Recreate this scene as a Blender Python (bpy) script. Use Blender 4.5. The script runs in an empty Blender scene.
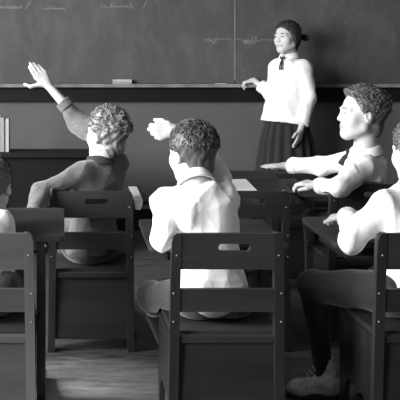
import bpy, bmesh, math, random
import numpy as np
import openvdb
from mathutils import Vector, Matrix
random.seed(7); rng = np.random.RandomState(7)
PI = math.pi
sc = bpy.context.scene
COL = sc.collection
H = 1.2; F = 800.0            # camera height, focal length in pixels

def V(*a): return np.array(a, float)
def nrm(v): v = np.asarray(v, float); return v / (np.linalg.norm(v) + 1e-12)

# ------------------------------------------------------------ materials
def mat(name, col, rough=.6, var=.15, scale=20, bump=0., bscale=None, stretch=(1, 1, 1), spec=.4, coat=0., sheen=0., sss=0., detail=4):
    m = bpy.data.materials.new(name); m.use_nodes = True
    nt = m.node_tree; N = nt.nodes; L = nt.links
    b = N['Principled BSDF']
    b.inputs['Roughness'].default_value = rough
    b.inputs['Specular IOR Level'].default_value = spec
    b.inputs['Coat Weight'].default_value = coat
    b.inputs['Sheen Weight'].default_value = sheen
    if sss:
        b.inputs['Subsurface Weight'].default_value = sss; b.inputs['Subsurface Scale'].default_value = .01; b.inputs['Subsurface Radius'].default_value = (.5, .5, .5)
    tc = N.new('ShaderNodeTexCoord'); mp = N.new('ShaderNodeMapping')
    mp.inputs['Scale'].default_value = stretch
    L.new(tc.outputs['Object'], mp.inputs['Vector'])
    nz = N.new('ShaderNodeTexNoise'); nz.inputs['Scale'].default_value = scale; nz.inputs['Detail'].default_value = detail
    L.new(mp.outputs['Vector'], nz.inputs['Vector'])
    cr = N.new('ShaderNodeValToRGB')
    e = cr.color_ramp.elements
    e[0].position = .3; e[1].position = .7
    if not hasattr(col, '__len__'): col = (col, col, col)
    e[0].color = tuple(c * (1 - var) for c in col) + (1,)
    e[1].color = tuple(c * (1 + var) for c in col) + (1,)
    L.new(nz.outputs['Fac'], cr.inputs['Fac']); L.new(cr.outputs['Color'], b.inputs['Base Color'])
    if bump:
        nb = N.new('ShaderNodeTexNoise'); nb.inputs['Scale'].default_value = bscale or scale * 2; nb.inputs['Detail'].default_value = 5
        L.new(mp.outputs['Vector'], nb.inputs['Vector'])
        bp = N.new('ShaderNodeBump'); bp.inputs['Strength'].default_value = 1.0; bp.inputs['Distance'].default_value = bump
        L.new(nb.outputs['Fac'], bp.inputs['Height']); L.new(bp.outputs['Normal'], b.inputs['Normal'])
    return m

M = {}
M['wood'] = mat('dark_oak', .022, .42, .45, 9, .0006, 40, (1, 1, .12), .5, .15)
M['woodh'] = mat('dark_oak_cross', .024, .6, .45, 9, .0006, 40, (.12, 1, 1), .3, .0)
M['wood_worn'] = mat('pale_oak', .075, .45, .35, 9, .0006, 40, (.12, 1, 1), .5, .1)  # paler oak tone for the seat back of the left-edge desk
M['wood_palev'] = mat('pale_oak_upright', .10, .45, .35, 9, .0006, 40, (1, 1, .12), .5, .1)
M['iron'] = mat('black_iron', .03, .4, .2, 30)
M['screw'] = mat('steel_screw', .3, .3, .1, 30)
M['skin'] = mat('skin', .54, .55, .04, 12, sss=.1)
M['lip'] = mat('lips', .38, .5, .05, 20)
M['white_cloth'] = mat('white_cotton', .86, .85, .03, 30, .0008, 90, sheen=.2)
M['pale_cloth'] = mat('pale_cotton', .72, .85, .05, 25, .0008, 90, sheen=.2)
M['grey_knit'] = mat('grey_wool', .12, .95, .2, 90, .002, 180, sheen=.3)
M['grey_tweed'] = mat('grey_tweed', .032, .95, .45, 110, .0015, 180, sheen=.3)
M['dark_cloth'] = mat('dark_serge', .019, .9, .25, 60, .001, 120, sheen=.2)
M['black_cloth'] = mat('black_ribbon', .018, .7, .2, 40)
M['hair_dark'] = mat('dark_hair', .03, .5, .6, 60, .001, 150, (1, 1, 1), .5)
M['hair_brown'] = mat('brown_hair', .055, .5, .6, 45, .002, 130, (1, 1, .4), .5)
M['hair_blond'] = mat('fair_wavy_hair', .17, .42, .85, 40, .003, 110, (1, 1, .5), .5)
M['hair_grey'] = mat('ash_hair', .10, .5, .5, 45, .002, 130, (1, 1, .5), .5)
M['eye'] = mat('eye_white', .7, .2, .02, 10)
M['iris'] = mat('iris', .02, .2, .1, 10)
M['paper'] = mat('paper', .85, .8, .02, 10)
M['leather'] = mat('scuffed_leather', .8, .6, .45, 35, .002, 60)
M['leather_dark'] = mat('dark_leather', .05, .5, .4, 35, .002, 60)
M['felt'] = mat('felt', .30, .95, .2, 80, .001, 150)
M['chalk'] = mat('chalk', .85, .9, .05, 50)
M['book_pale'] = mat('pale_book_cloth', .42, .8, .1, 60)
M['book_grey'] = mat('grey_book_cloth', .30, .8, .12, 60)
M['book_dark'] = mat('dark_book_cloth', .06, .8, .12, 60)
M['trim'] = mat('dark_painted_wood', .007, .6, .25, 6, .0005, 30, (.1, 1, 1), .2)
M['plaster'] = mat('grey_painted_plaster', .105, .85, .09, 3, .001, 40)
M['sash'] = mat('painted_window_wood', .5, .6, .06, 10)

def slate():
    m = mat('slate_chalkboard', .075, .75, .12, 2.2, .0004, 60, (1, 1, .6), .3, detail=8)
    nt = m.node_tree; N = nt.nodes; L = nt.links; b = N['Principled BSDF']
    tc = N.new('ShaderNodeTexCoord')
    mp = N.new('ShaderNodeMapping'); mp.inputs['Scale'].default_value = (1.6, 1, .8); mp.inputs['Rotation'].default_value = (0, .5, 0)
    L.new(tc.outputs['Object'], mp.inputs['Vector'])
    n = N.new('ShaderNodeTexNoise'); n.inputs['Scale'].default_value = 4; n.inputs['Detail'].default_value = 9; n.inputs['Roughness'].default_value = .72
    n.inputs['Distortion'].default_value = .25
    L.new(mp.outputs['Vector'], n.inputs['Vector'])
    r = N.new('ShaderNodeValToRGB'); r.color_ramp.elements[0].position = .45; r.color_ramp.elements[1].position = .8
    r.color_ramp.elements[1].color = (.55, .55, .55, 1)
    L.new(n.outputs['Fac'], r.inputs['Fac'])
    mx = N.new('ShaderNodeMix'); mx.data_type = 'RGBA'
    old = b.inputs['Base Color'].links[0].from_socket
    L.new(r.outputs['Color'], mx.inputs['Factor']); L.new(old, mx.inputs['A']); mx.inputs['B'].default_value = (.16, .16, .16, 1)
    L.new(mx.outputs['Result'], b.inputs['Base Color'])
    return m
M['slate'] = slate()

def floor_mat():
    m = bpy.data.materials.new('floor_boards'); m.use_nodes = True
    nt = m.node_tree; N = nt.nodes; L = nt.links; b = N['Principled BSDF']
    b.inputs['Roughness'].default_value = .5
    tc = N.new('ShaderNodeTexCoord')
    br = N.new('ShaderNodeTexBrick'); br.inputs['Scale'].default_value = 1
    br.inputs['Brick Width'].default_value = 2.2; br.inputs['Row Height'].default_value = .085; br.inputs['Mortar Size'].default_value = .0018
    br.inputs['Color1'].default_value = (.045, .045, .045, 1); br.inputs['Color2'].default_value = (.065, .065, .065, 1); br.inputs['Mortar'].default_value = (.03, .03, .03, 1)
    L.new(tc.outputs['Object'], br.inputs['Vector'])
    mp = N.new('ShaderNodeMapping'); mp.inputs['Scale'].default_value = (1.5, 14, 1); L.new(tc.outputs['Object'], mp.inputs['Vector'])
    n = N.new('ShaderNodeTexNoise'); n.inputs['Scale'].default_value = 5; n.inputs['Detail'].default_value = 7; n.inputs['Distortion'].default_value = .6
    L.new(mp.outputs['Vector'], n.inputs['Vector'])
    r = N.new('ShaderNodeValToRGB'); r.color_ramp.elements[0].position = .35; r.color_ramp.elements[1].position = .68
    r.color_ramp.elements[0].color = (.45, .45, .45, 1); r.color_ramp.elements[1].color = (1.7, 1.7, 1.7, 1)
    L.new(n.outputs['Fac'], r.inputs['Fac'])
    mx = N.new('ShaderNodeMix'); mx.data_type = 'RGBA'; mx.blend_type = 'MULTIPLY'; mx.inputs['Factor'].default_value = 1
    L.new(br.outputs['Color'], mx.inputs['A']); L.new(r.outputs['Color'], mx.inputs['B']); L.new(mx.outputs['Result'], b.inputs['Base Color'])
    # window light on scuffed aisle boards behind the second row, painted as pale patch
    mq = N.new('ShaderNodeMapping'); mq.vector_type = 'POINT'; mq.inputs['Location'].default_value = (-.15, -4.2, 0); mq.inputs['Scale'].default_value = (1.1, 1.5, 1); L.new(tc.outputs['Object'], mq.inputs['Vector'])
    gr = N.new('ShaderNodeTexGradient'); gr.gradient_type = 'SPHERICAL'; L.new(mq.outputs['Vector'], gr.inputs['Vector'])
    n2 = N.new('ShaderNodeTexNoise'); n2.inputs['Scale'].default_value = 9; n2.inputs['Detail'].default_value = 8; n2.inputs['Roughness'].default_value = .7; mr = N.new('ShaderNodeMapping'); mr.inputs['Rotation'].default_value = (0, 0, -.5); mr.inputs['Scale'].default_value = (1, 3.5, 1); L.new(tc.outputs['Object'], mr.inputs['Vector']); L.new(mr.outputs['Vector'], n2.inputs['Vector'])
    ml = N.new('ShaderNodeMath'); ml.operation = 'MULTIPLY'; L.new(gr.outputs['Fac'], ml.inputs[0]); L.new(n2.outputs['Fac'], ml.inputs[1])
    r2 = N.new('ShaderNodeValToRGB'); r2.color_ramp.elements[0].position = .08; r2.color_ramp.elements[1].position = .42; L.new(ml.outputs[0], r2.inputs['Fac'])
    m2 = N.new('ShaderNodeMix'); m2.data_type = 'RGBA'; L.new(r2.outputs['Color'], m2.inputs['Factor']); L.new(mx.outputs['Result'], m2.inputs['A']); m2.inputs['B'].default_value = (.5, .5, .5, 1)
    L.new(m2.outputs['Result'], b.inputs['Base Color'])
    bp = N.new('ShaderNodeBump'); bp.inputs['Distance'].default_value = .003; L.new(n.outputs['Fac'], bp.inputs['Height']); L.new(bp.outputs['Normal'], b.inputs['Normal'])
    return m
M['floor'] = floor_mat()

# ------------------------------------------------------------ object helpers
def link(name, me, parent=None, mats=(), smooth=False):
    o = bpy.data.objects.new(name, me); COL.objects.link(o)
    for m in mats: me.materials.append(m)
    if smooth:
        me.polygons.foreach_set('use_smooth', [True] * len(me.polygons))
    if parent is not None:
        o.parent = parent
        o.matrix_parent_inverse = parent.matrix_basis.inverted()
    return o
def tag(o, label=None, cat=None, group=None, kind=None):
    for k, v in (('label', label), ('category', cat), ('group', group), ('kind', kind)):
        if v: o[k] = v
    return o
def empty(name, loc, label, cat, group=None):
    o = bpy.data.objects.new(name, None); COL.objects.link(o); o.location = loc; o.empty_display_size = .1
    return tag(o, label, cat, group)
def from_bm(name, bm, m, parent=None, smooth=False):
    bmesh.ops.recalc_face_normals(bm, faces=bm.faces[:])
    me = bpy.data.meshes.new(name); bm.to_mesh(me); bm.free()
    return link(name, me, parent, [m] if not isinstance(m, (list, tuple)) else m, smooth)
def box(bm, lo, hi, bev=.002, mtx=None):
    t = bmesh.new(); bmesh.ops.create_cube(t, size=1)
    lo = Vector(lo); hi = Vector(hi)
    for v in t.verts:
        v.co = Vector(((lo[i] + hi[i]) / 2 + v.co[i] * (hi[i] - lo[i]) for i in range(3)))
    if bev: bmesh.ops.bevel(t, geom=t.edges[:], offset=bev, segments=2, affect='EDGES', profile=.7)
    if mtx is not None: bmesh.ops.transform(t, matrix=mtx, verts=t.verts)
    me = bpy.data.meshes.new('t'); t.to_mesh(me); t.free(); bm.from_mesh(me); bpy.data.meshes.remove(me)
def hexa(bm, pts, bev=.002):
    """8 points: bottom 4 (ccw) then top 4"""
    t = bmesh.new(); vs = [t.verts.new(p) for p in pts]
    for f in ((3, 2, 1, 0), (4, 5, 6, 7), (0, 1, 5, 4), (1, 2, 6, 5), (2, 3, 7, 6), (3, 0, 4, 7)): t.faces.new([vs[i] for i in f])
    if bev: bmesh.ops.bevel(t, geom=t.edges[:], offset=bev, segments=2, affect='EDGES', profile=.7)
    me = bpy.data.meshes.new('t'); t.to_mesh(me); t.free(); bm.from_mesh(me); bpy.data.meshes.remove(me)
def boxobj(name, lo, hi, m, parent=None, bev=.002):
    bm = bmesh.new(); box(bm, lo, hi, bev); return from_bm(name, bm, m, parent)
def prism(loops, mapf, thick):
    """2D loops (outer, holes) filled and extruded; mapf(u, v, w) -> 3D"""
    bm = bmesh.new(); edges = []; rings = []
    for lp in loops:
        vs = [bm.verts.new((u, v, 0)) for u, v in lp]; rings.append(vs)
        edges += [bm.edges.new((vs[i], vs[(i + 1) % len(vs)])) for i in range(len(vs))]
    bmesh.ops.triangle_fill(bm, edges=edges, use_beauty=True, use_dissolve=False)
    r = bmesh.ops.extrude_face_region(bm, geom=bm.faces[:])
    for g in r['geom']:
        if isinstance(g, bmesh.types.BMVert): g.co.z += thick
    for v in bm.verts: v.co = Vector(mapf(*v.co))
    return bm
def rrect(u0, v0, u1, v1, r, n=6, corners=(1, 1, 1, 1)):
    pts = []
    for (cx, cy, a0, on) in ((u1 - r, v0 + r, -PI / 2, corners[0]), (u1 - r, v1 - r, 0, corners[1]), (u0 + r, v1 - r, PI / 2, corners[2]), (u0 + r, v0 + r, PI, corners[3])):
        if on:
            for i in range(n + 1):
                a = a0 + PI / 2 * i / n; pts.append((cx + r * math.cos(a), cy + r * math.sin(a)))
        else:
            a = a0 + PI / 4; pts.append((cx + r * math.copysign(1, math.cos(a)), cy + r * math.copysign(1, math.sin(a))))
    return pts
def tube_into(bm, pts, rads, n=6):
    pts = [Vector(p) for p in pts]; rings = []
    for i, p in enumerate(pts):
        d = (pts[min(i + 1, len(pts) - 1)] - pts[max(i - 1, 0)]).normalized()
        a = d.orthogonal().normalized() if i == 0 else (pa - d * pa.dot(d)).normalized()
        pa = a; b = d.cross(a)
        rings.append([bm.verts.new(p + (a * math.cos(2 * PI * k / n) + b * math.sin(2 * PI * k / n)) * rads[i]) for k in range(n)])
    for i in range(len(rings) - 1):
        for k in range(n): bm.faces.new((rings[i][k], rings[i][(k + 1) % n], rings[i + 1][(k + 1) % n], rings[i + 1][k]))
    bm.faces.new(rings[0][::-1]); bm.faces.new(rings[-1])

# ------------------------------------------------------------ volume modelling
KEEP = []      # solid things the current figure rests against: (centre, half sizes, rotation rows)
def keep_box(lo, hi, slope=0):
    lo, hi = V(*lo), V(*hi); a = math.atan(slope)
    Rm = np.array([[1, 0, 0], [0, math.cos(a), math.sin(a)], [0, -math.sin(a), math.cos(a)]])
    KEEP.append(((lo + hi) / 2, (hi - lo) / 2, Rm))
def keep_desk(X, D, top, seat, dz, over):
    KEEP.clear(); w = .35
    keep_box((X - .012, D - .008, 0), (X + w + .012, D + .047, top + .002))
    keep_box((X - .003, D + .02, 0), (X + w + .003, D + .362, seat + .011))
    n, f = D + .285, D + .665; sl = (dz[1] - dz[0]) / (f - n); m = (dz[0] + dz[1]) / 2
    keep_box((X - over[0] - .003, n - .003, m - .022), (X + w + over[1] + .003, f + .003, m + .003), sl)
    keep_box((X - over[0] + .05, n + .045, m - .085), (X + w + over[1] - .05, f - .025, m - .01), 0)
    keep_box((X + w - .004, D + .17, 0), (X + w + .04, D + .43, dz[0] - .01))
class Vol:
    def __init__(s, h=.0045): s.h = h; s.ops = []; s.fns = []
    def cone(s, a, b, ra, rb=None, k=.012, cut=(0, 0), flat=None, mode='u'):
        rb = ra if rb is None else rb
        s.ops.append(('c', V(*a), V(*b), ra, rb, k, cut, flat, mode)); return s
    def ell(s, c, r, R=None, k=.012, mode='u'):
        s.ops.append(('e', V(*c), V(*r), np.eye(3) if R is None else np.array(R, float), None, k, None, None, mode)); return s
    def half(s, p, n):      # keep the side the normal points away from
        s.fns.append((V(*p), nrm(n))); return s
    def build(s, name, mats, parent, disp=None, facemat=None):
        h = s.h; mg = .012
        lo = np.full(3, 1e9); hi = -lo
        bb = []
        for o in s.ops:
            if o[0] == 'c':
                r = max(o[3], o[4]); l = np.minimum(o[1], o[2]) - r; u = np.maximum(o[1], o[2]) + r
            else:
                r = max(o[2]); l = o[1] - r; u = o[1] + r
            bb.append((l, u))
            if o[8] == 'u': lo = np.minimum(lo, l); hi = np.maximum(hi, u)
        lo -= .02; hi += .02
        n = np.ceil((hi - lo) / h).astype(int) + 1
        A = np.full(n, .03, np.float32)
        for o, (l, u) in zip(s.ops, bb):
            k = o[5]; e = mg + k
            i0 = np.maximum(np.floor((l - e - lo) / h).astype(int), 0); i1 = np.minimum(np.ceil((u + e - lo) / h).astype(int) + 1, n)
            if (i1 <= i0).any(): continue
            X = (lo[0] + h * np.arange(i0[0], i1[0]))[:, None, None]
            Y = (lo[1] + h * np.arange(i0[1], i1[1]))[None, :, None]
            Z = (lo[2] + h * np.arange(i0[2], i1[2]))[None, None, :]
            if o[0] == 'c':
                a, b, ra, rb, cut, flat = o[1], o[2], o[3], o[4], o[6], o[7]
                px, py, pz = X - a[0], Y - a[1], Z - a[2]
                ab = b - a; L2 = max(ab @ ab, 1e-9); L = math.sqrt(L2)
                tt = (px * ab[0] + py * ab[1] + pz * ab[2]) / L2
                t = np.clip(tt, 0, 1)
                qx = px - t * ab[0]; qy = py - t * ab[1]; qz = pz - t * ab[2]
                if flat is not None:
                    nn, f = nrm(flat[0]), 1 / flat[1] - 1
                    dn = (qx * nn[0] + qy * nn[1] + qz * nn[2]) * f
                    qx = qx + dn * nn[0]; qy = qy + dn * nn[1]; qz = qz + dn * nn[2]
                d = np.sqrt(qx * qx + qy * qy + qz * qz) - (ra + (rb - ra) * t)
                if cut[0]: d = np.maximum(d, -tt * L)
                if cut[1]: d = np.maximum(d, (tt - 1) * L)
            else:
                c, r, R = o[1], o[2], o[3]
                px, py, pz = X - c[0], Y - c[1], Z - c[2]
                q = [(px * R[i][0] + py * R[i][1] + pz * R[i][2]) for i in range(3)]
                k0 = np.sqrt(sum((q[i] / r[i]) ** 2 for i in range(3))); k1 = np.sqrt(sum((q[i] / r[i] ** 2) ** 2 for i in range(3))) + 1e-9
                d = k0 * (k0 - 1) / k1
            S = A[i0[0]:i1[0], i0[1]:i1[1], i0[2]:i1[2]]
            if o[8] == 'u':
                hh = np.maximum(k - np.abs(S - d), 0) / k
                S[...] = np.minimum(S, d) - hh * hh * k / 4
            else:
                d = -d; hh = np.maximum(k - np.abs(S - d), 0) / k
                S[...] = np.maximum(S, d) + hh * hh * k / 4
        for p, nn in s.fns:
            X = (lo[0] + h * np.arange(n[0]))[:, None, None]; Y = (lo[1] + h * np.arange(n[1]))[None, :, None]; Z = (lo[2] + h * np.arange(n[2]))[None, None, :]
            A = np.maximum(A, ((X - p[0]) * nn[0] + (Y - p[1]) * nn[1] + (Z - p[2]) * nn[2]).astype(np.float32))
        for kc, kh, kR in KEEP:
            if ((kc + kh * 1.3 + .02 < lo) | (kc - kh * 1.3 - .02 > lo + n * h)).any(): continue
            X = (lo[0] + h * np.arange(n[0]))[:, None, None] - kc[0]; Y = (lo[1] + h * np.arange(n[1]))[None, :, None] - kc[1]; Z = (lo[2] + h * np.arange(n[2]))[None, None, :] - kc[2]
            dd = None
            for i in range(3):
                q = np.abs(X * kR[i][0] + Y * kR[i][1] + Z * kR[i][2]) - kh[i]
                dd = q if dd is None else np.maximum(dd, q)
            A = np.maximum(A, -(dd - .002)).astype(np.float32)
        A = np.clip(A, -.03, .03).astype(np.float32)
        g = openvdb.FloatGrid(.03); g.copyFromArray(A)
        pts, quads = g.convertToQuads(isovalue=0.0)
        P = np.asarray(pts, float) * h + lo; Q = np.asarray(quads, int)
        # keep outward winding
        a, b, c = P[Q[:, 0]], P[Q[:, 1]], P[Q[:, 2]]; d4 = P[Q[:, 3]]
        fn = np.cross(c - a, d4 - b)
        if np.einsum('ij,ij->i', fn, (a + b + c + d4) / 4 - P.mean(0)).sum() < 0: Q = Q[:, ::-1]; fn = -fn
        vn = np.zeros_like(P)
        for j in range(4): np.add.at(vn, Q[:, j], fn)
        vn /= np.linalg.norm(vn, axis=1)[:, None] + 1e-12
        # a light smoothing
        for _ in range(2):
            acc = np.zeros_like(P); cnt = np.zeros(len(P))
            for j in range(4):
                np.add.at(acc, Q[:, j], P[Q[:, (j + 1) % 4]]); np.add.at(acc, Q[:, j], P[Q[:, (j + 3) % 4]]); np.add.at(cnt, Q[:, j], 2)
            P = P * .6 + .4 * acc / np.maximum(cnt, 1)[:, None]
        if disp: P = P + vn * disp(P, vn)[:, None]
        for kc, kh, kR in KEEP:
            q = (P - kc) @ kR.T; pen = np.abs(q) - (kh + .0015); ins = (pen < 0).all(1)
            if ins.any():
                ax = pen[ins].argmax(1); qi = q[ins]; rr = np.arange(len(qi))
                sg = np.sign(qi[rr, ax]); sg[sg == 0] = 1; qi[rr, ax] = sg * (kh[ax] + .0015); P[ins] = qi @ kR + kc
        me = bpy.data.meshes.new(name); me.from_pydata(P.tolist(), [], Q.tolist())
        o = link(name, me, parent, mats, True)
        if facemat:
            cen = P[Q].mean(1); me.polygons.foreach_set('material_index', facemat(cen).astype(int).tolist())
        return o

def wrinkle(amp=.003, freq=28, seed=0, dirv=None):
    """folds of cloth: warped waves"""
    r = np.random.RandomState(seed)
    ds = [nrm(r.normal(size=3)) for _ in range(5)]
    if dirv is not None: ds = [nrm(np.array(dirv) + .6 * d) for d in ds]
    ph = r.uniform(0, 6, 5); fr = freq * r.uniform(.6, 1.8, 5)
    w1, w2 = nrm(r.normal(size=3)), nrm(r.normal(size=3))
    def f(P, N):
        wp = P + .02 * np.sin(P @ w1 * 22)[:, None] * w2 + .015 * np.sin(P @ w2 * 35)[:, None] * w1
        v = sum((1 - 2 * np.abs(np.sin(wp @ d * q * .5 + p))) for d, q, p in zip(ds, fr, ph)) / 5
        return amp * 2 * v
    return f
def drape(seed, big=.006, small=.0022, freq=30):
    a, b = wrinkle(1, freq * .8, seed), wrinkle(small, freq * 2.2, seed + 1)
    def f(P, N):
        v = a(P, N); return big * (np.abs(v) ** .7 * np.sign(v)) * 1.3 + b(P, N)
    return f
def frame(fwd, up=(0, 0, 1), roll=0):
    f = nrm(fwd); r = nrm(np.cross(f, up)); u = np.cross(r, f)
    if roll:
        r, u = r * math.cos(roll) + u * math.sin(roll), u * math.cos(roll) - r * math.sin(roll)
    return np.array([r, f, u])          # rows: right, forward, up

# ------------------------------------------------------------ people
def add_head(v, c, Fr, S, neck):
    g = lambda x, y, z: c + S * (x * Fr[0] + y * Fr[1] + z * Fr[2])
    v.ell(g(0, -.012, .028), S * V(.073, .09, .079), Fr, .02)
    v.ell(g(0, .028, -.03), S * V(.056, .056, .066), Fr, .03)
    v.ell(g(0, .058, -.083), S * V(.023, .019, .018), Fr, .03)
    for s in (-1, 1):
        v.cone(g(s * .05, .005, -.055), g(s * .012, .062, -.085), .019 * S, .015 * S, .03)     # jaw
        v.ell(g(s * .036, .052, -.024), S * V(.024, .020, .024), Fr, .03)                      # cheek
        v.ell(g(s * .03, .092, .006), S * V(.017, .014, .011), Fr, .012, 's')                   # socket
        v.cone(g(s * .012, .079, .021), g(s * .046, .064, .02), .009 * S, .007 * S, .014)        # brow
        v.ell(g(s * .073, -.008, -.006), S * V(.010, .021, .031), frame(Fr[1] + s * .35 * Fr[0], Fr[2]), .006)   # ear
        v.ell(g(s * .084, .0, -.002), S * V(.007, .010, .016), Fr, .004, 's')
    v.cone(g(0, .082, .012), g(0, .094, -.021), .006 * S, .0095 * S, .009)                      # nose
    for s in (-1, 1): v.ell(g(s * .009, .087, -.024), S * V(.008, .009, .007), Fr, .006)
    v.cone(g(-.017, .082, -.050), g(.017, .082, -.050), .0065 * S, k=.005)
    v.cone(g(-.013, .081, -.060), g(.013, .081, -.060), .0065 * S, k=.005)
    v.cone(g(0, -.022, -.03), neck, .044 * S, .048 * S, .02)
    return g
def add_hand(v, w, d, n, side, S=1., curl=(.3, .35, .4, .5), spread=.10, thumb=.6):
    """w wrist, d finger direction, n palm normal (towards the palm), side = +1/-1 where the thumb is (along d x n)"""
    d = nrm(d); n = nrm(n - d * (n @ d)); s = np.cross(d, n) * side
    w = V(*w)
    v.cone(w, w + d * .02 * S, .019 * S, .02 * S, .012, flat=(n, .8))
    base = []
    offs = (.028, .0095, -.0095, -.027); lens = (.058, .064, .060, .047)
    for i in range(4):
        b = w + d * S * (.072 - .006 * abs(i - 1)) + s * offs[i] * S
        v.cone(w + d * .015 * S + s * offs[i] * .45 * S, b, .0135 * S, .0105 * S, .012, flat=(n, .9))
        ang = 0; p = b; q = nrm(d + s * spread * (1.2 - i * .8)); l = lens[i] * S; r = (.0083, .0086, .0083, .0073)[i] * S
        for j, fr in enumerate((.42, .32, .26)):
            ang += curl[i] * (.8, 1.1, .8)[j]
            dd = q * math.cos(ang) + n * math.sin(ang)
            e = p + dd * l * fr
            v.cone(p, e, r, r * .93, .003); p = e; r *= .93
    tb = w + d * .022 * S + s * .024 * S
    t1 = tb + (d * .6 + s * thumb * 1.3 + n * .25) * .034 * S; t2 = t1 + nrm(d * .9 + s * .45 * thumb + n * .3) * .030 * S
    v.cone(w + d * .012 * S + s * .008 * S, tb, .014 * S, .0125 * S, .01); v.cone(tb, t1, .0115 * S, .0095 * S, .006); v.cone(t1, t2, .0095 * S, .0078 * S, .004)

def hair_cap(name, m, parent, c, Fr, S, style, seed):
    r = np.random.RandomState(seed)
    g = lambda x, y, z: c + S * (x * Fr[0] + y * Fr[1] + z * Fr[2])
    v = Vol(.0038)
    t = .010 if style != 'girl' else .008
    v.ell(g(0, -.014, .032), S * V(.073 + t, .09 + t, .079 + t), Fr, .01)
    if style in ('curly', 'wavy'):
        v.ell(g(.01, .046, .092), S * V(.046, .034, .022), Fr, .02)
        v.ell(g(0, -.02, .085), S * V(.06, .06, .035), Fr, .02)
    v.ell(g(0, -.052, -.045), S * V(.053, .036, .055), Fr, .02)      # nape
    if style == 'girl':
        for sx in (-1, 1): v.ell(g(sx * .068, -.004, .004), S * V(.022, .052, .050), Fr, .02)
        v.ell(g(0, -.066, -.022), S * V(.060, .045, .058), Fr, .02)
    # hairline: cut away the face, ears and neck
    h1 = (.052, .052) if style != 'girl' else (.060, .058); h2 = (-.004, -.028) if style != 'girl' else (.046, -.012)
    v.half(g(0, *h1), Fr[1] * .88 - Fr[2] * .55)
    v.half(g(0, *h2), Fr[1] * .9 - Fr[2] * .5)

    v.half(g(0, 0, -.108), -Fr[2] - Fr[1] * .25)
    ds = [nrm(r.normal(size=3)) for _ in range(6)]; ph = r.uniform(0, 6, 6)
    amp = {'curly': .0035, 'wavy': .0026, 'short': .0018, 'girl': .0012}[style] * S
    fr = {'curly': 150, 'wavy': 140, 'short': 150, 'girl': 150}[style]
    def disp(P, N):
        q = (P - c) @ Fr.T
        az = np.arctan2(q[:, 0], q[:, 1] - .02)
        wp = P + .012 * np.sin(P @ ds[0] * 55)[:, None] * ds[1] + .010 * np.sin(P @ ds[2] * 71)[:, None] * ds[3]
        v1 = sum(np.sin(wp @ d * fr + p) for d, p in zip(ds, ph)) / 3.2
        st = np.sin(az * 26 + 4 * np.sin(q[:, 2] * 45))
        return amp * (v1 + .3 * st)
    o = v.build(name, [m], parent, disp)
    # locks: tapered strands lying over the cap
    bm = bmesh.new(); nl = {'curly': 620, 'wavy': 620, 'short': 620, 'girl': 500}[style]
    for i in range(nl):
        th = r.uniform(0, 2 * PI); phi = math.acos(r.uniform(-.25, 1))
        u = V(math.sin(phi) * math.cos(th), math.sin(phi) * math.sin(th), math.cos(phi))
        def surf(u, lift):
            q = nrm(u) * V(.073 + t, .09 + t, .079 + t)
            return V(q[0], q[1] - .014, q[2] + .032) * (1 + lift)
        p0 = surf(u, 0)
        if (p0[1] - h1[0]) * .88 - (p0[2] - h1[1]) * .55 > 0 or (p0[1] - h2[0]) * .9 - (p0[2] - h2[1]) * .5 > 0: continue
        crown = V(0, -.5, .85)
        flow = nrm(u - crown * (u @ crown)) if style != 'girl' else nrm(V(0, -.9, -.2) - u * (V(0, -.9, -.2) @ u))
        side = np.cross(u, flow); L = r.uniform(.018, .045) / .09; big = r.uniform(.4, 1.7)
        w = r.uniform(-1, 1); pts = []; rads = []
        for j in range(6):
            f = j / 5
            amp2 = {'curly': .35, 'wavy': .2, 'short': .1, 'girl': .03}[style]
            uu = u + flow * L * f + side * amp2 * L * math.sin(f * 5 + w * 3) + flow * 0
            lift = big * {'curly': .085, 'wavy': .07, 'short': .04, 'girl': .016}[style] * math.sin(f * PI * .9)
            q = surf(uu, lift + (.012 if style != 'girl' else .002))
            pts.append(g(*q)); rads.append((.0024 if style != 'girl' else .0020) * S * (1 - f * .75) * (1.0 if j else .5))
        tube_into(bm, pts, rads, 5)
    me = bpy.data.meshes.new('locks'); bm.to_mesh(me); bm.free()
    t2 = bmesh.new(); t2.from_mesh(o.data); t2.from_mesh(me); t2.to_mesh(o.data); t2.free(); bpy.data.meshes.remove(me)
    o.data.polygons.foreach_set('use_smooth', [True] * len(o.data.polygons))
    return o

def collar(name, m, parent, nb, up, fwd, r, S=1.):
    bm = bmesh.new(); up = nrm(up); Fr = frame(fwd, up); n = 40
    rings = []
    for (rr, hh) in ((r * .96, .030), (r * 1.0, .033), (r * 1.06, .030), (r * 1.30, .000), (r * 1.33, -.006), (r * 1.2, -.006), (r * .98, .012)):
        ring = []
        for i in range(n):
            a = (PI * 2 - .5) * i / (n - 1) + .25
            p = nb + Fr[0] * math.sin(a) * rr + Fr[1] * math.cos(a) * rr * 1.02 + Fr[2] * (hh - .012 * math.cos(a))
            ring.append(bm.verts.new(p))
        rings.append(ring)
    for a, b in zip(rings, rings[1:] + rings[:1]):
        for i in range(n - 1): bm.faces.new((a[i], a[i + 1], b[i + 1], b[i]))
    bm.faces.new([x[0] for x in rings]); bm.faces.new([x[-1] for x in rings][::-1])
    return from_bm(name, bm, m, parent, True)

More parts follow.
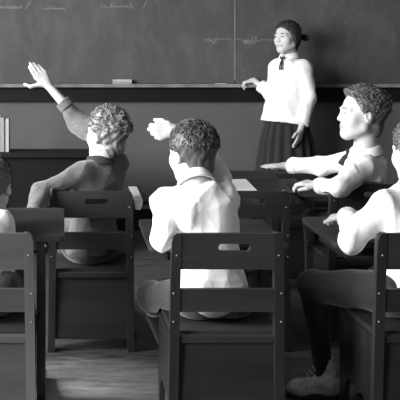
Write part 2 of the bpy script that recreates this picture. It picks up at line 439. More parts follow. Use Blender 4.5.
def person(d):
    g_ = lambda k: V(*d[k])
    S = d.get('S', 1.)
    root = empty('person', d['base'], d['label'], 'person')
    P, N = g_('pelvis'), g_('neck')
    up = nrm(N - P); sh = {s: g_('sh' + s) for s in 'LR'}
    right = nrm(sh['R'] - sh['L']); fwd = nrm(np.cross(up, right)); hipr = nrm(np.cross(V(*d.get('hipf', fwd)) * V(1, 1, 0), (0, 0, 1)))
    chest = P + (N - P) * .66 + fwd * .005
    Fr = frame(d['face'], V(*d.get('faceup', (0, 0, 1)))); hc = g_('head')
    T = np.array([right, fwd, np.cross(right, fwd)])
    hip = {s: g_('hip' + s) if 'hip' + s in d else P + hipr * (.065 if s == 'R' else -.065) * S for s in 'LR'}
    b = Vol(d.get('h', .0045))
    # torso
    b.ell(P, V(.105, .08, .085) * S, T, .03); b.cone(P, chest, .078 * S, .09 * S, .03, flat=(fwd, .8))
    b.ell(chest, V(.105, .075, .10) * S, T, .03)
    b.cone(sh['L'], sh['R'], .036 * S, k=.03); b.cone(N - up * .05, N + up * .0, .06 * S, .045 * S, .03)
    g = add_head(b, hc, Fr, S, N - up * .01)
    for s in 'LR':
        e, w = g_('el' + s), g_('wr' + s)
        b.cone(sh[s], e, .036 * S, .028 * S, .015); b.cone(e, w, .029 * S, .019 * S, .012)
        hd = d['hand' + s]
        add_hand(b, w, V(*hd[0]), V(*hd[1]), hd[2], S, **(hd[3] if len(hd) > 3 else {}))
        k, a = g_('kn' + s), g_('an' + s)
        b.cone(hip[s], k, .062 * S, .044 * S, .03); b.cone(k, a, .043 * S, .027 * S, .015)
        toe = V(*d['toe' + s]) if 'toe' + s in d else a + V(0, .12, -.05)
        a2 = a - V(0, 0, .035); b.cone(a, a2, .025 * S, .022 * S, .015); b.cone(a2, a2 + (V(toe[0], toe[1], a2[2] - .01) - a2) * .6, .021 * S, .015 * S, .015)
    def fm(cn):
        q = ((cn - hc) @ Fr.T) / S
        return ((np.abs(q[:, 0]) < .021) & (q[:, 1] > .074) & (np.abs(q[:, 2] + .055) < .0085)).astype(int)
    b.build('body', [M['skin'], M['lip']], root, None, fm)
    # eyes and brows
    for s in (-1, 1):
        bm = bmesh.new(); bmesh.ops.create_uvsphere(bm, u_segments=14, v_segments=10, radius=.0105 * S)
        for f in bm.faces:
            f.smooth = True
            if f.calc_center_median().z > .0078 * S: f.material_index = 1
        z = Vector(nrm(Fr[1] + .02 * Fr[0])); R3 = z.to_track_quat('Z', 'Y').to_matrix().to_4x4()
        bmesh.ops.transform(bm, matrix=Matrix.Translation(Vector(g(s * .030, .0735, .006))) @ R3, verts=bm.verts)
        from_bm('eye', bm, [M['eye'], M['iris']], root)
        bm = bmesh.new(); tube_into(bm, [g(s * .015, .0875, .0245), g(s * .029, .083, .0275), g(s * .045, .0705, .0215)], [.0022 * S, .0026 * S, .0015 * S], 6)
        from_bm('eyebrow', bm, d['hairm'], root, True)
    hair_cap('hair', d['hairm'], root, hc, Fr, S, d['hair'], d['seed'])
    # top
    th = d.get('thick', .010); c = Vol(d.get('h', .0045))
    hem = P - up * .035 if 'hem' not in d else V(*d['hem'])
    c.cone(P + up * .0, chest, (.092 + th) * S, (.098 + th) * S, .03, flat=(fwd, .82)); c.ell(chest, V(.112 + th, .084 + th, .105 + th) * S, T, .03)
    if 'hem' in d:
        c.ops = [o for o in c.ops if o[0] != 'c']
        wq = P + (N - P) * .55; c.cone(wq, hem, (.095 + th) * S, d.get('hemr', .16) * S, .03, cut=(0, 1), flat=(fwd, .88))
    else: c.ell(P, V(.108 + th, .088 + th, .06 + th) * S, T, .03)
    for s in 'LR':                                    # loose cloth hanging from the shoulders
        c.cone(sh[s], chest + (sh[s] - chest) * .35 - up * .04, (.040 + th) * S, .07 * S, .04)
        if 'hem' not in d: c.cone(chest + (sh[s] - chest) * .35 - up * .04, P + (sh[s] - chest) * .35, .066 * S, (.062 + th) * S, .04)
    c.cone(sh['L'], sh['R'], (.036 + th) * S, k=.03); c.cone(N - up * .045, N - up * .008, (.068 + th) * S, .049 * S, .03, cut=(0, 1))
    for s in 'LR':
        e, w = g_('el' + s), g_('wr' + s); cf = d.get('cuff' + s, .86); q = e + (w - e) * cf
        c.cone(sh[s], e, (.041 + th) * S, (.035 + th) * S, .02); c.cone(e, q, (.036 + th) * S, (.025 + th) * S, .015, cut=(0, 1))
    c.build(d['top'][0], [d['top'][1]], root, drape(d['seed'], d.get('wr', .0075)))
    for s in 'LR':
        if d.get('cuffs', True):
            e, w = g_('el' + s), g_('wr' + s); cf = d.get('cuff' + s, .86); q = e + (w - e) * cf; dr = nrm(w - e)
            cu = Vol(.0035); cu.cone(q - dr * .03, q + dr * .012, (.0245 + th) * S, (.0235 + th) * S, .003, cut=(1, 1)); cu.build('cuff', [d['top'][1]], root)
    # bottoms
    if d.get('bottom'):
        t = Vol(d.get('h', .0045))
        t.ell(P - V(0, 0, .035), V(.112, .092, .055) * S, T, .03)
        for s in 'LR':
            k, a = g_('kn' + s), g_('an' + s); q = k + (a - k) * d.get('leglen', .35)
            t.cone(hip[s], k, .074 * S, .056 * S, .03); t.cone(k, q, .056 * S, .046 * S, .02, cut=(0, 1))
        t.build(d['bottom'][0], [d['bottom'][1]], root, wrinkle(.003, 36, d['seed'] + 5))
    for s in 'LR':
        k, a = g_('kn' + s), g_('an' + s)
        st = Vol(.0045); q = k + (a - k) * .25
        st.cone(q, a, .045 * S, .031 * S, .01); st.build('stocking', [M['dark_cloth']], root)
        toe = V(*d['toe' + s]) if 'toe' + s in d else a + V(0, .13, -.055)
        dr = nrm((toe - a) * V(1, 1, 0)); zb = a[2] - .085 if 'footz' not in d else d['footz']
        pit = nrm(toe - V(a[0], a[1], toe[2])); fo = Vol(.004)
        ft = lambda y, z: V(a[0], a[1], zb) + dr * y + V(0, 0, z)
        lm = d.get('shoe', M['leather_dark'])
        fo.cone(ft(-.002, .145), ft(-.012, .05), .038, .036, .02, cut=(1, 0)); fo.ell(ft(-.02, .038), V(.034, .045, .033), frame(dr), .02)
        fo.cone(ft(-.01, .045), ft(.088, .030), .034, .027, .02); fo.ell(ft(.088, .030), V(.037, .046, .029), frame(dr), .02)
        fo.half(ft(0, .009), V(0, 0, -1)); sh_ = fo.build('shoe', [lm], root, wrinkle(.0012, 50, d['seed']))
        bm = bmesh.new(); side = np.cross(dr, V(0, 0, 1))
        out = []
        for i in range(28):
            an = 2 * PI * i / 28; y = .034 + .102 * math.cos(an); wd = .033 + .008 * math.cos(an - .3)
            out.append((y, wd * math.sin(an)))
        vs = []
        for z in (0, .010):
            vs.append([bm.verts.new(ft(y, z + (.0 if y > .0 else 0)) + side * x) for y, x in out])
        bm.faces.new(vs[0]); bm.faces.new(vs[1])
        for i in range(28): bm.faces.new((vs[0][i], vs[0][(i + 1) % 28], vs[1][(i + 1) % 28], vs[1][i]))
        from_bm('sole', bm, M['leather_dark'], sh_, False)
        bm = bmesh.new()
        for j in range(6):
            y = .026 + j * .011; z = .125 - j * .0135
            tube_into(bm, [ft(y - .004, z - .012) - side * .018, ft(y + .002, z - .004), ft(y - .004, z - .012) + side * .018], [.002] * 3, 5)
        from_bm('shoelace', bm, M['pale_cloth'] if lm is M['leather'] else M['black_cloth'], sh_, True)
    if 'collar' in d: collar('collar', d['collar'], root, N - up * .012, up, fwd, .054 * S)
    return root, g, Fr, T, up, fwd

def W(px, py, D): s = F / D; return V((px - 60) / s, D, H - (py - 70) / s)

# ============================================================ the room
WY = 6.0
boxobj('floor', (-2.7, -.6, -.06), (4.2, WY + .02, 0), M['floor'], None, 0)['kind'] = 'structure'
boxobj('wall_back', (-2.7, WY, 0), (4.2, WY + .12, 3.2), M['plaster'], None, 0)['kind'] = 'structure'
# left wall with three window openings
bm = bmesh.new(); wx0, wx1 = -2.82, -2.70; zs, zt = .95, 2.75
wins = [(-.1, 1.2), (1.75, 3.05), (3.6, 4.9)]
box(bm, (wx0, -.6, 0), (wx1, WY, zs), 0); box(bm, (wx0, -.6, zt), (wx1, WY, 3.2), 0)
ys = [-.6] + [y for w in wins for y in w] + [WY]
for i in range(0, len(ys), 2): box(bm, (wx0, ys[i], zs), (wx1, ys[i + 1], zt), 0)
from_bm('wall_left', bm, M['plaster'])['kind'] = 'structure'
glass = bpy.data.materials.new('window_glass'); glass.use_nodes = True
nt = glass.node_tree; nt.nodes.clear(); o_ = nt.nodes.new('ShaderNodeOutputMaterial'); mx = nt.nodes.new('ShaderNodeMixShader')
tr = nt.nodes.new('ShaderNodeBsdfTransparent'); gl = nt.nodes.new('ShaderNodeBsdfGlossy'); gl.inputs['Roughness'].default_value = .05
mx.inputs[0].default_value = .06; nt.links.new(tr.outputs[0], mx.inputs[1]); nt.links.new(gl.outputs[0], mx.inputs[2]); nt.links.new(mx.outputs[0], o_.inputs[0])
for i, (y0, y1) in enumerate(wins):
    bm = bmesh.new(); t = .05
    for a, b in (((y0, zs), (y1, zs + t)), ((y0, zt - t), (y1, zt)), ((y0, zs), (y0 + t, zt)), ((y1 - t, zs), (y1, zt)), ((y0, (zs + zt) / 2 - .02), (y1, (zs + zt) / 2 + .02)), (((y0 + y1) / 2 - .012, zs), ((y0 + y1) / 2 + .012, zt))):
        box(bm, (wx0 + .03, a[0], a[1]), (wx0 + .08, b[0], b[1]), .003)
    w = from_bm('window_%d' % (i + 1), bm, M['sash']); w['kind'] = 'structure'
    boxobj('pane', (wx0 + .05, y0 + t, zs + t), (wx0 + .056, y1 - t, zt - t), glass, w, 0)
    boxobj('window_sill', (wx1 - .04, y0 - .05, zs - .03), (wx1 + .07, y1 + .05, zs), M['sash'], w)
boxobj('baseboard_back', (-2.7, WY - .022, 0), (4.2, WY, .16), M['trim'])['kind'] = 'structure'

# chalkboard
cb = empty('chalkboard', (1.0, WY - .02, 1.0), 'long dark slate chalkboard across the back wall with faint chalk marks', 'chalkboard')
xj = 1.305
boxobj('slate_panel', (-2.4, WY - .03, 1.10), (xj - .004, WY, 2.3), M['slate'], cb, .001)
boxobj('slate_panel', (xj + .004, WY - .03, 1.10), (4.0, WY, 2.3), M['slate'], cb, .001)
boxobj('joint_strip', (xj - .0055, WY - .033, 1.12), (xj + .0055, WY - .008, 2.3), mat('dusty_joint', .17, .8, .2, 20), cb, .001)
bm = bmesh.new(); box(bm, (-2.45, WY - .1, 1.072), (4.05, WY, 1.088), .002); box(bm, (-2.45, WY - .1, 1.088), (4.05, WY - .09, 1.098), .002)
from_bm('chalk_ledge', bm, mat('chalk_dusted_ledge', .17, .8, .55, 5, stretch=(1, 1, 1)), cb)
boxobj('lower_rail', (-2.45, WY - .045, .965), (4.05, WY, 1.072), M['trim'], cb, .003)
boxobj('upper_rail', (-2.45, WY - .045, 2.3), (4.05, WY, 2.4), M['trim'], cb, .003)
cdust = mat('faint_chalk', .15, .9, .3, 40)
def strokes(name, lines, r=.0035):
    bm = bmesh.new()
    for ln in lines:
        pts = [W(x, y, WY - .0315) for x, y in ln]
        tube_into(bm, pts, [r] * len(pts), 4)
    for v in bm.verts: v.co.y = WY - .0305 + (v.co.y - (WY - .0315)) * .15
    return from_bm(name, bm, cdust, cb)
def cursive(x0, x1, y, a, seed):
    r = random.Random(seed); pts = []; x = x0; i = 0
    while x < x1:
        h = a * r.choice((.4, .5, .6, .5, 1.3, -.5)); 
        for t in range(8):
            th = t / 8 * 2 * PI; pts.append((x + .8 * math.sin(th) * a * .3 + t * .4, y - h * (1 - math.cos(th)) / 2))
        x += 3.2 * r.uniform(.7, 1.3)
    return pts
strokes('chalk_writing', [cursive(0, 22, 8, 4, 1), [(31, 1), (28, 5), (25, 10)], cursive(42, 66, 9, 2.5, 3)], .005)
strokes('chalk_writing', [cursive(100, 134, 7, 3, 5), [(147, 0), (145, 4), (143, 9)]], .0045)
strokes('chalk_writing', [[(204, 40), (212, 39.5), (220, 39), (232, 39)], cursive(207, 215, 41, 5, 8), [(236, 39), (242, 40), (256, 42), (262, 39.5), (275, 40)], cursive(243, 255, 42, 4, 9), [(243, 43), (255, 43.4)]], .0055)
# things on the ledge
er = empty('chalkboard_eraser', (.46, WY - .06, 1.088), 'pale felt chalkboard eraser lying on the chalk ledge left of the standing girl', 'eraser')
boxobj('felt_pad', (.392, WY - .085, 1.0885), (.532, WY - .036, 1.113), M['felt'], er, .004)
boxobj('wooden_back', (.392, WY - .085, 1.113), (.532, WY - .036, 1.130), mat('dusty_eraser_back', .42, .8, .2, 30), er, .004)
for j, (x, a) in enumerate(((218, .3), (223, -.2))):
    bm = bmesh.new(); c = W(x, 0, WY - .06); l = .022
    tube_into(bm, [(c[0] - l * math.cos(a), WY - .06 - l * math.sin(a), 1.0945), (c[0] + l * math.cos(a), WY - .06 + l * math.sin(a), 1.0945)], [.006, .0055], 10)
    tag(from_bm('chalk_stick', bm, M['chalk']), ('white chalk stick on the ledge, the left one of two' if j == 0 else "white chalk stick on the ledge, the one closer to the girl's hand"), 'chalk', 'chalk sticks on the ledge')

# teacher's desk and books at the left
td = empty('teacher_desk', (-.3, 5.2, 0), "long dark wooden teacher's desk in front of the chalkboard at the left", 'desk')
x0, x1, y0, y1, zt_ = -1.1, .36, 5.08, 5.36, .672
boxobj('desktop', (x0, y0, zt_ - .03), (x1, y1, zt_), M['trim'], td, .005)
boxobj('modesty_panel', (x0 + .05, y0 + .04, .12), (x1 - .05, y0 + .06, zt_ - .03), M['trim'], td)
for px_ in (x0 + .05, (x0 + x1) / 2 - .03, x1 - .11):
    boxobj('panel_stile', (px_, y0 + .028, .06), (px_ + .06, y0 + .042, zt_ - .03), M['trim'], td)
for px_ in (x0 + .04, x1 - .46):
    boxobj('pedestal', (px_, y0 + .06, .08), (px_ + .42, y1 - .02, zt_ - .03), M['trim'], td)
for px_ in (x0 + .05, x1 - .11):
    for py_ in (y0 + .05, y1 - .1): boxobj('leg', (px_, py_, 0), (px_ + .06, py_ + .06, .1), M['trim'], td)
for (xa, w_, h_, m_, lb) in ((-.381, .020, .222, 'book_grey', 'grey upright book second from the right end of the row on the teacher desk'), (-.405, .022, .230, 'book_pale', 'white-spined book at the left end of the short row on the teacher desk'),
                        (-.359, .008, .212, 'book_dark', 'thin dark book between two pale books on the teacher desk'), (-.350, .020, .215, 'book_pale', 'light-spined book at the right end of the row on the teacher desk')):
    if m_ == 'book_grey': lb = 'grey book at the left edge, between white-spined and thin dark books'
    bk = tag(bpy.data.objects.new('book', None), lb, 'book', 'books standing on the teacher desk'); COL.objects.link(bk); bk.location = (xa, 5.22, zt_)
    bm = bmesh.new(); Y0, Y1 = 5.15, 5.29
    box(bm, (xa, Y0, zt_ + .001), (xa + .002, Y1, zt_ + h_), .0005); box(bm, (xa + w_ - .002, Y0, zt_ + .001), (xa + w_, Y1, zt_ + h_), .0005); box(bm, (xa, Y0 - .002, zt_ + .001), (xa + w_, Y0 + .001, zt_ + h_), .0005)
    from_bm('cover', bm, M[m_], bk)
    boxobj('pages', (xa + .002, Y0 + .001, zt_ + .003), (xa + w_ - .002, Y1 - .004, zt_ + h_ - .003), M['paper'], bk, 0)

# ============================================================ school desks (chair and writing top in one)
KD = {}
def school_desk(X, D, label, top=.69, seat=.362, dz=(.585, .61), pale_wood=False, over=(.04, .10), desk=True):
    """X = left edge of the chair back, D = its distance; chair faces +Y"""
    KD[(X, D)] = (X, D, top, seat, dz, over)
    w = .35; wm = M['wood_worn'] if pale_wood else M['woodh']; wv = M['wood_palev'] if pale_wood else M['wood']  # wood_worn holds the paler oak tone
    r = empty('school_desk', (X + w / 2, D + .2, 0), label, 'school desk', 'one piece school desks with seats')
    # stiles
    for s in (0, 1):
        bm = bmesh.new(); xo = X + (w if s else 0); sg = -1 if s else 1; tw = .030
        prof = [(0, 0), (tw, 0), (tw, top), (tw * .55, top), (tw * .2, top - .008), (0, top - .03)]
        bm = prism([[(p[0], p[1]) for p in prof]], lambda u, v, q: (xo + sg * (u - .010 * (1 - v / top) * (1 if v < top else 1)), D - .0 + q + .025 * (1 - v / top), v), .026)
        st = from_bm('stile', bm, wv, r)
        for zz in (.41, .50, .62):
            b2 = bmesh.new(); bmesh.ops.create_uvsphere(b2, u_segments=10, v_segments=6, radius=.0030)
            bmesh.ops.transform(b2, matrix=Matrix.Translation((xo + sg * (.006 if zz < .6 else .015), D + .025 * (1 - zz / top) - .001, zz * top / .69)) @ Matrix.Diagonal((1, .5, 1, 1)), verts=b2.verts)
            from_bm('screw', b2, M['screw'], st, True)
    k = top / .69
    outer = rrect(X + .012, .575 * k, X + w - .012, .688 * k, .018, 6, (0, 1, 1, 0))
    cx = X + w * .56; slot = rrect(cx - .05, .632 * k, cx + .05, .656 * k, .0118, 8)
    from_bm('top_rail', prism([outer, slot], lambda u, v, q: (u, D + .002 + q + .025 * (1 - v / top), v), .018), wm, r)
    from_bm('middle_rail', prism([rrect(X + .02, .44 * k, X + w - .02, .512 * k, .003, 2)], lambda u, v, q: (u, D + .003 + q + .025 * (1 - v / top), v), .018), wm, r)
    # seat box
    bd = .30
    boxobj('back_panel', (X + .018, D + .028, .055), (X + w - .018, D + .044, seat), wm, r)
    boxobj('panel_ledge', (X + .018, D + .018, seat - .022), (X + w - .018, D + .030, seat), wm, r, .003)
    boxobj('seat', (X + .004, D + .045, seat - .012), (X + w - .004, D + .345, seat + .010), M['woodh'], r, .006)
    for xs in (X + .0, X + w - .018):
        y0_, y1_ = D + .045, D + .045 + bd
        pr = [(y0_, 0), (y0_ + .035, 0), (y0_ + .05, .10), (y0_ + .085, .135), (y1_ - .085, .135), (y1_ - .05, .10), (y1_ - .035, 0), (y1_, 0), (y1_, seat - .012), (y0_, seat - .012)]
        from_bm('side_panel', prism([pr], lambda u, v, q: (xs + q, u, v), .018), M['wood'], r)
    boxobj('drawer', (X + .02, D + .05, .16), (X + w - .02, D + bd + .02, .30), M['wood'], r)
    boxobj('drawer_front', (X + .019, D + bd + .022, .15), (X + w - .019, D + bd + .038, .31), M['woodh'], r)
    if desk:
        a, b = X - over[0], X + w + over[1]; n, f = D + .285, D + .665
        bm = bmesh.new(); t = .018
        sl = (dz[1] - dz[0]) / (f - n)
        bm = prism([rrect(a, 0, b, f - n, .02, 5)], lambda u, v, q: (u, n + v, dz[0] + sl * v - t + q), t)
        from_bm('desktop', bm, M['woodh'], r)
        bm = bmesh.new(); box(bm, (a + .06, n + .05, dz[0] - .07), (b - .06, f - .03, dz[0] - .058), .002)
        box(bm, (a + .06, n + .05, dz[0] - .06), (a + .07, f - .03, dz[0] - .012), .002); box(bm, (b - .07, n + .05, dz[0] - .06), (b - .06, f - .03, dz[0] - .012), .002)
        from_bm('book_shelf', bm, M['wood'], r)
        # standing support at the right side and its foot
        xs = X + w + .002
        pr = [(D + .16, 0), (D + .62, 0), (D + .62, .03), (D + .40, .055), (D + .38, dz[0] - .02), (D + .27, dz[0] - .02), (D + .25, .06), (D + .16, .03)]
        pr = [(D + .18, 0), (D + .62, 0), (D + .62, .03), (D + .42, .055), (D + .42, dz[0] - .018), (D + .30, dz[0] - .018), (D + .30, .055), (D + .18, .03)]
        from_bm('support_post', prism([pr], lambda u, v, q: (xs + q, u, v), .03), M['wood'], r)
        boxobj('support_bracket', (xs - .004, D + .24, .30), (xs + .012, D + .32, .34), M['iron'], r)
        bm = bmesh.new(); tube_into(bm, [(xs + .034, D + .30, .585 * k), (xs + .028, D + .30, .585 * k)], [.006, .006], 10)
        from_bm('bolt', bm, M['screw'], r, True)
    return r

school_desk(-.434, 2.5, 'pale school desk with seat at the left edge, nearest row', pale_wood=True, dz=(.62, .655))
school_desk(.350, 2.5, 'dark school desk with slotted seat back under the boy seated at centre', dz=(.585, .61))
school_desk(.994, 2.5, 'dark school desk with seat at the right edge, nearest row', dz=(.60, .62))
school_desk(-.042, 3.375, "dark school desk with seat holding the boy raising a bare hand", dz=(.60, .62), seat=.34)
school_desk(.620, 3.375, 'empty school desk with a white sheet on its writing top', dz=(.638, .692))
school_desk(1.185, 3.50, 'school desk whose slotted seat back is behind the boy in profile', dz=(.60, .62), top=.70)

school_desk(1.05, 4.35, 'added unoccupied school desk filling the dark space farthest forward, near the standing girl', dz=(.54, .56), top=.64, seat=.36)  # added desk, fills the dark area behind the second row
# papers
def sheet(name, pts, label, cat, m, th=.0012):
    bm = bmesh.new(); n = nrm(np.cross(V(*pts[1]) - V(*pts[0]), V(*pts[-1]) - V(*pts[0])))
    a = [bm.verts.new(p) for p in pts]; b = [bm.verts.new(V(*p) + n * th) for p in pts]
    bm.faces.new(a[::-1]); bm.faces.new(b)
    for i in range(len(pts)): bm.faces.new((a[i], a[(i + 1) % len(pts)], b[(i + 1) % len(pts)], b[i]))
    return tag(from_bm(name, bm, m), label, cat)
def on_desk(px, py, z0, y0, z1, y1, lift=.0015):
    """point of the sloped desktop seen at a pixel"""
    sl = (z1 - z0) / (y1 - y0); k = (py - 70) / F          # z = H - k*D = z0 + sl (D - y0)
    D = (H - z0 + sl * y0) / (k + sl); return ((px - 60) * D / F, D, z0 + sl * (D - y0) + lift)
dk = (.638, 3.66, .692, 4.04)
sheet('paper_sheet', [on_desk(232, 192.5, *dk), on_desk(258, 192, *dk), on_desk(246, 179.5, *dk), on_desk(221, 180, *dk)], 'white sheet of paper lying on the empty school desk', 'paper', M['paper'])
# folded sheet hanging over the corner of the fair boy's desk
bm = bmesh.new()
prof = [(.338, 3.97, .622, .042), (.338, 3.72, .613, .040), (.338, 3.652, .608, .038), (.339, 3.643, .588, .034), (.342, 3.640, .566, .022)]
ra = [bm.verts.new((x, y, z)) for x, y, z, w_ in prof]; rb = [bm.verts.new((x + w_, y - .02 * (z < .609), z)) for x, y, z, w_ in prof]
for i in range(len(prof) - 1): bm.faces.new((ra[i], rb[i], rb[i + 1], ra[i + 1]))
bmesh.ops.solidify(bm, geom=bm.faces[:], thickness=-.001)
tag(from_bm('paper_sheet', bm, M['paper']), "narrow white paper drooping over the desk edge left of centre boy's shoulder", 'paper')

# ============================================================ people
# centre boy
keep_desk(*KD[(.350, 2.5)])
person(dict(base=(.51, 2.7, 0), label='boy in white shirt seen from behind at centre, hand beside his head', seed=11,
    pelvis=(.515, 2.67, .47), neck=(.485, 2.865, .80), head=(.484, 2.93, .895), face=(-.42, .9, -.12), S=1.,
    shL=(.372, 2.825, .735), shR=(.592, 2.85, .74), elL=(.345, 2.70, .632), wrL=(.40, 2.90, .655), handL=((.25, .95, -.05), (0, 0, -1), 1),
    elR=(.572, 3.07, .865), wrR=(.445, 3.10, .970), handR=((-.95, .05, -.14), (0, 1, .1), -1, dict(curl=(.75, .75, .8, .85), spread=-.1, thumb=.35)),
    knL=(.335, 2.91, .375), knR=(.60, 3.0, .43), anL=(.43, 3.10, .10), anR=(.58, 3.05, .09), hipL=(.455, 2.69, .43), hipR=(.58, 2.69, .43),
    hair='short', hairm=M['hair_brown'], top=('shirt', M['white_cloth']), bottom=('trousers', M['grey_tweed']), collar=M['white_cloth'], leglen=.15, thick=.010))
# fair-haired boy raising his arm
keep_desk(*KD[(-.042, 3.375)])
person(dict(base=(.13, 3.6, 0), label='fair-haired boy in grey sweater raising an arm toward the chalkboard', seed=23,
    pelvis=(.135, 3.56, .43), neck=(.180, 3.555, .80), head=(.207, 3.54, .915), face=(-.62, .75, .05), S=1.,
    shL=(.095, 3.47, .755), shR=(.262, 3.63, .785), elL=(-.068, 3.40, .685), wrL=(-.112, 3.235, .605), handL=((-.2, -.15, -.9), (.9, 0, -.2), 1),
    elR=(.095, 3.82, .955), wrR=(-.058, 3.85, 1.128), handR=((-.58, .02, .8), (-.35, .9, 0), 1, dict(curl=(.04, .04, .06, .1), spread=-.09, thumb=1.1)),
    cuffR=.50, cuffL=.98, hipf=(0, 1, 0),
    knL=(.03, 3.92, .43), knR=(.22, 3.92, .43), anL=(.03, 3.98, .09), anR=(.22, 3.98, .09),
    hair='curly', hairm=M['hair_blond'], collar=M['dark_cloth'], top=('sweater', M['grey_knit']), bottom=('trousers', M['grey_tweed']), thick=.014))
# profile boy at right
keep_desk(*KD[(1.185, 3.50)])
n_ = len(KEEP); k4 = KD[(.620, 3.375)]; keep_box((k4[0] - .05, 3.655, .62), (1.073, 4.045, .69), .142)
r_, g, Fr, T, up, fwd = person(dict(base=(1.38, 3.7, 0), label='boy in profile wearing white shirt and dark tie, arms stretched left', seed=31,
    pelvis=(1.39, 3.69, .46), neck=(1.385, 3.63, .835), head=(1.362, 3.61, 1.0), face=(-1, .06, 0.02), S=1.06,
    shL=(1.345, 3.535, .775), shR=(1.415, 3.74, .785), elL=(1.215, 3.46, .690), wrL=(1.185, 3.65, .672), handL=((-.85, .5, .12), (-.1, .2, -1), 1, dict(curl=(.5, .6, .7, .7))),
    elR=(1.265, 3.86, .735), wrR=(1.135, 3.98, .722), handR=((-.95, .2, -.02), (0, 0, -1), -1, dict(curl=(.08, .1, .1, .12), spread=.02)), cuffR=.9, cuffL=.95,
    hipf=(-.3, 1, 0), knL=(1.28, 4.02, .45), knR=(1.44, 4.02, .45), anL=(1.28, 4.06, .09), anR=(1.44, 4.06, .09),
    hair='wavy', hairm=M['hair_grey'], top=('shirt', M['white_cloth']), bottom=('trousers', M['dark_cloth']), collar=M['white_cloth'], thick=.012))
N_ = V(1.385, 3.63, .835)
bm = bmesh.new(); p = N_ + fwd * .075 - V(0, 0, .01)
tube_into(bm, [p + T[0] * .0 + V(0, 0, .012), p - V(0, 0, .012), p + fwd * .012 - V(0, 0, .03), p + fwd * .030 - V(0, 0, .062)], [.008, .009, .014, .017], 8)
from_bm('necktie', bm, M['black_cloth'], r_, True)
# right-edge boy
keep_desk(*KD[(.994, 2.5)])
person(dict(base=(1.17, 2.7, 0), label='boy in pale shirt cut by the right edge, elbow on his desk', seed=47,
    pelvis=(1.17, 2.69, .455), neck=(1.225, 2.75, .80), head=(1.253, 2.80, .912), face=(-.25, .95, -.1), S=1.,
    shL=(1.105, 2.715, .735), shR=(1.34, 2.76, .74), elL=(.992, 2.725, .612), wrL=(1.045, 2.905, .668), handL=((-.1, .9, -.12), (.1, 0, -1), 1, dict(curl=(.5, .5, .5, .5))),
    elR=(1.42, 2.78, .63), wrR=(1.32, 2.94, .66), handR=((-.4, .9, 0), (0, 0, -1), -1), cuffL=.97,
    knL=(.915, 2.89, .42), knR=(1.20, 2.98, .42), anL=(.965, 2.93, .09), anR=(1.08, 2.775, .115), toeL=(.84, 2.94, .03), toeR=(1.10, 2.95, .08),
    hair='short', hairm=M['hair_grey'], top=('shirt', M['pale_cloth']), bottom=('trousers', M['dark_cloth']), collar=M['pale_cloth'], shoe=M['leather'], leglen=.3, thick=.014))
# left-edge boy
keep_desk(*KD[(-.434, 2.5)])
person(dict(base=(-.26, 2.7, 0), label='boy hunched over his desk at the left edge, mostly out of frame', seed=53,
    pelvis=(-.27, 2.68, .455), neck=(-.275, 2.81, .715), head=(-.256, 2.875, .778), face=(.1, .85, -.5), faceup=(0, .3, 1), S=1.,
    shL=(-.395, 2.77, .675), shR=(-.205, 2.77, .665), elL=(-.47, 2.90, .70), wrL=(-.33, 3.02, .69), handL=((.8, .5, 0), (0, 0, -1), 1),
    elR=(-.20, 2.76, .52), wrR=(-.24, 2.72, .46), handR=((-.3, .7, -.3), (0, 0, -1), -1),
    knL=(-.36, 3.0, .43), knR=(-.19, 3.0, .43), anL=(-.36, 3.06, .09), anR=(-.19, 3.06, .09),
    hair='short', hairm=M['hair_grey'], top=('shirt', M['pale_cloth']), bottom=('trousers', M['grey_tweed']), thick=.006))
# girl
KEEP.clear(); keep_box((-2.45, WY - .102, .96), (4.05, WY, 1.100)); keep_box((-2.4, WY - .035, .9), (4.0, WY, 2.3))
r_, g, Fr, T, up, fwd = person(dict(base=(1.62, 5.7, 0), label='girl in white blouse and dark skirt standing at the chalkboard', seed=61, h=.005,
    pelvis=(1.615, 5.70, .86), neck=(1.63, 5.695, 1.305), head=(1.607, 5.665, 1.432), face=(-.80, -.55, -.05), S=1.02,
    shL=(1.705, 5.615, 1.218), shR=(1.560, 5.77, 1.218), elR=(1.53, 5.80, 1.03), wrR=(1.425, 5.885, 1.125), handR=((-.75, .2, -.2), (0, .1, -1), -1, dict(curl=(.7, .8, .8, .9), spread=-.05)),
    elL=(1.745, 5.60, 1.00), wrL=(1.665, 5.535, .79), handL=((-.22, -.1, -1), (-.6, .5, 0), -1, dict(curl=(.2, .25, .3, .35))), cuffL=.80, cuffR=.55,
    hem=(1.600, 5.70, .825), hemr=.172, knL=(1.68, 5.66, .44), knR=(1.58, 5.74, .44), anL=(1.68, 5.65, .09), anR=(1.58, 5.74, .09), toeL=(1.60, 5.57, .03), toeR=(1.48, 5.66, .03),
    hair='girl', hairm=M['hair_dark'], top=('blouse', M['white_cloth']), collar=M['white_cloth'], thick=.022))
bm = bmesh.new(); n = 144; rings = []
for z, rx in ((1.0, .095), (.93, .11), (.85, .14), (.70, .178), (.5, .205), (.25, .225), (.245, .222), (.5, .199), (.7, .172), (.93, .104), (1.0, .09)):
    am = .012 * min(1, max(0, 1.0 - z) / .3)
    rings.append([bm.verts.new((1.612 + (rx + am * math.sin(18 * a + 1.5 * math.sin(2 * a))) * math.cos(a), 5.70 + (rx * .85 + am * math.sin(18 * a + 1.5 * math.sin(2 * a))) * math.sin(a), z)) for a in [2 * PI * i / n for i in range(n)]])
for a, b in zip(rings, rings[1:] + rings[:1]):
    for i in range(n): bm.faces.new((a[i], a[(i + 1) % n], b[(i + 1) % n], b[i]))
from_bm('skirt', bm, M['dark_cloth'], r_, True)
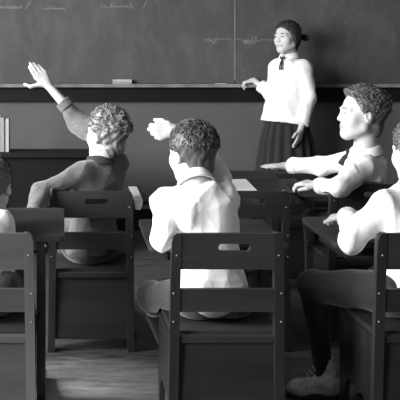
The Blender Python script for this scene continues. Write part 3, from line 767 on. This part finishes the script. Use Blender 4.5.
# gathered hair and ribbon at the nape, neck bow at the front
v = Vol(.004); v.ell(g(0, -.112, .0), V(.022, .022, .03), Fr, .01); v.cone(g(0, -.115, -.01), g(.0, -.10, -.09), .018, .008, .01); v.build('ponytail', [M['hair_dark']], r_, wrinkle(.002, 90, 3))
v = Vol(.0035)
for s in (-1, 1): v.ell(g(s * .045, -.135, -.008), V(.040, .010, .026), frame(Fr[1] * 1 + s * .3 * Fr[0], Fr[2] + s * .3 * Fr[0]), .008)
v.ell(g(0, -.134, -.01), V(.011, .012, .011), Fr, .005); v.build('hair_ribbon', [M['black_cloth']], r_, wrinkle(.0015, 80, 2))
bm = bmesh.new(); p = V(1.63, 5.695, 1.285) + fwd * .085
for s in (-1, 1):
    tube_into(bm, [p, p + T[0] * s * .015 + V(0, 0, .007), p + T[0] * s * .018 - V(0, 0, .008), p], [.003, .006, .005, .003], 8)
    tube_into(bm, [p, p + T[0] * s * .006 + fwd * .02 - V(0, 0, .045), p + T[0] * s * .009 + fwd * .026 - V(0, 0, .085)], [.004, .005, .006], 8)
from_bm('neck_bow', bm, M['black_cloth'], r_, True)

KEEP.clear()
# ============================================================ light, camera
w = bpy.data.worlds.new('world'); sc.world = w; w.use_nodes = True
bg = w.node_tree.nodes['Background']; bg.inputs[0].default_value = (1, 1, 1, 1); bg.inputs[1].default_value = .13
def area(name, loc, sx, sy, power, aim):
    l = bpy.data.lights.new(name, 'AREA'); l.shape = 'RECTANGLE'; l.size = sx; l.size_y = sy; l.energy = power
    o = bpy.data.objects.new(name, l); COL.objects.link(o); o.location = loc
    o.rotation_euler = (Vector(aim) - Vector(loc)).to_track_quat('-Z', 'Y').to_euler(); return o
PW = (280, 360, 120)
for (y0, y1), p in zip(wins, PW):
    area('window_daylight', (wx0 - .05, (y0 + y1) / 2, (zs + zt) / 2), 1.3, 1.8, p, (1.0, (y0 + y1) / 2 + .8, .9))
cam = bpy.data.cameras.new('camera'); co = bpy.data.objects.new('camera', cam); COL.objects.link(co)
co.location = (0, 0, H); co.rotation_euler = (PI / 2, 0, 0)
cam.sensor_width = 36; cam.lens = 36 * F / 400; cam.shift_x = 140 / 400; cam.shift_y = -130 / 400
cam.clip_start = .05
sc.camera = co
sc.view_settings.view_transform = 'Standard'; sc.view_settings.look = 'None'; sc.view_settings.gamma = 1; sc.view_settings.exposure = 0
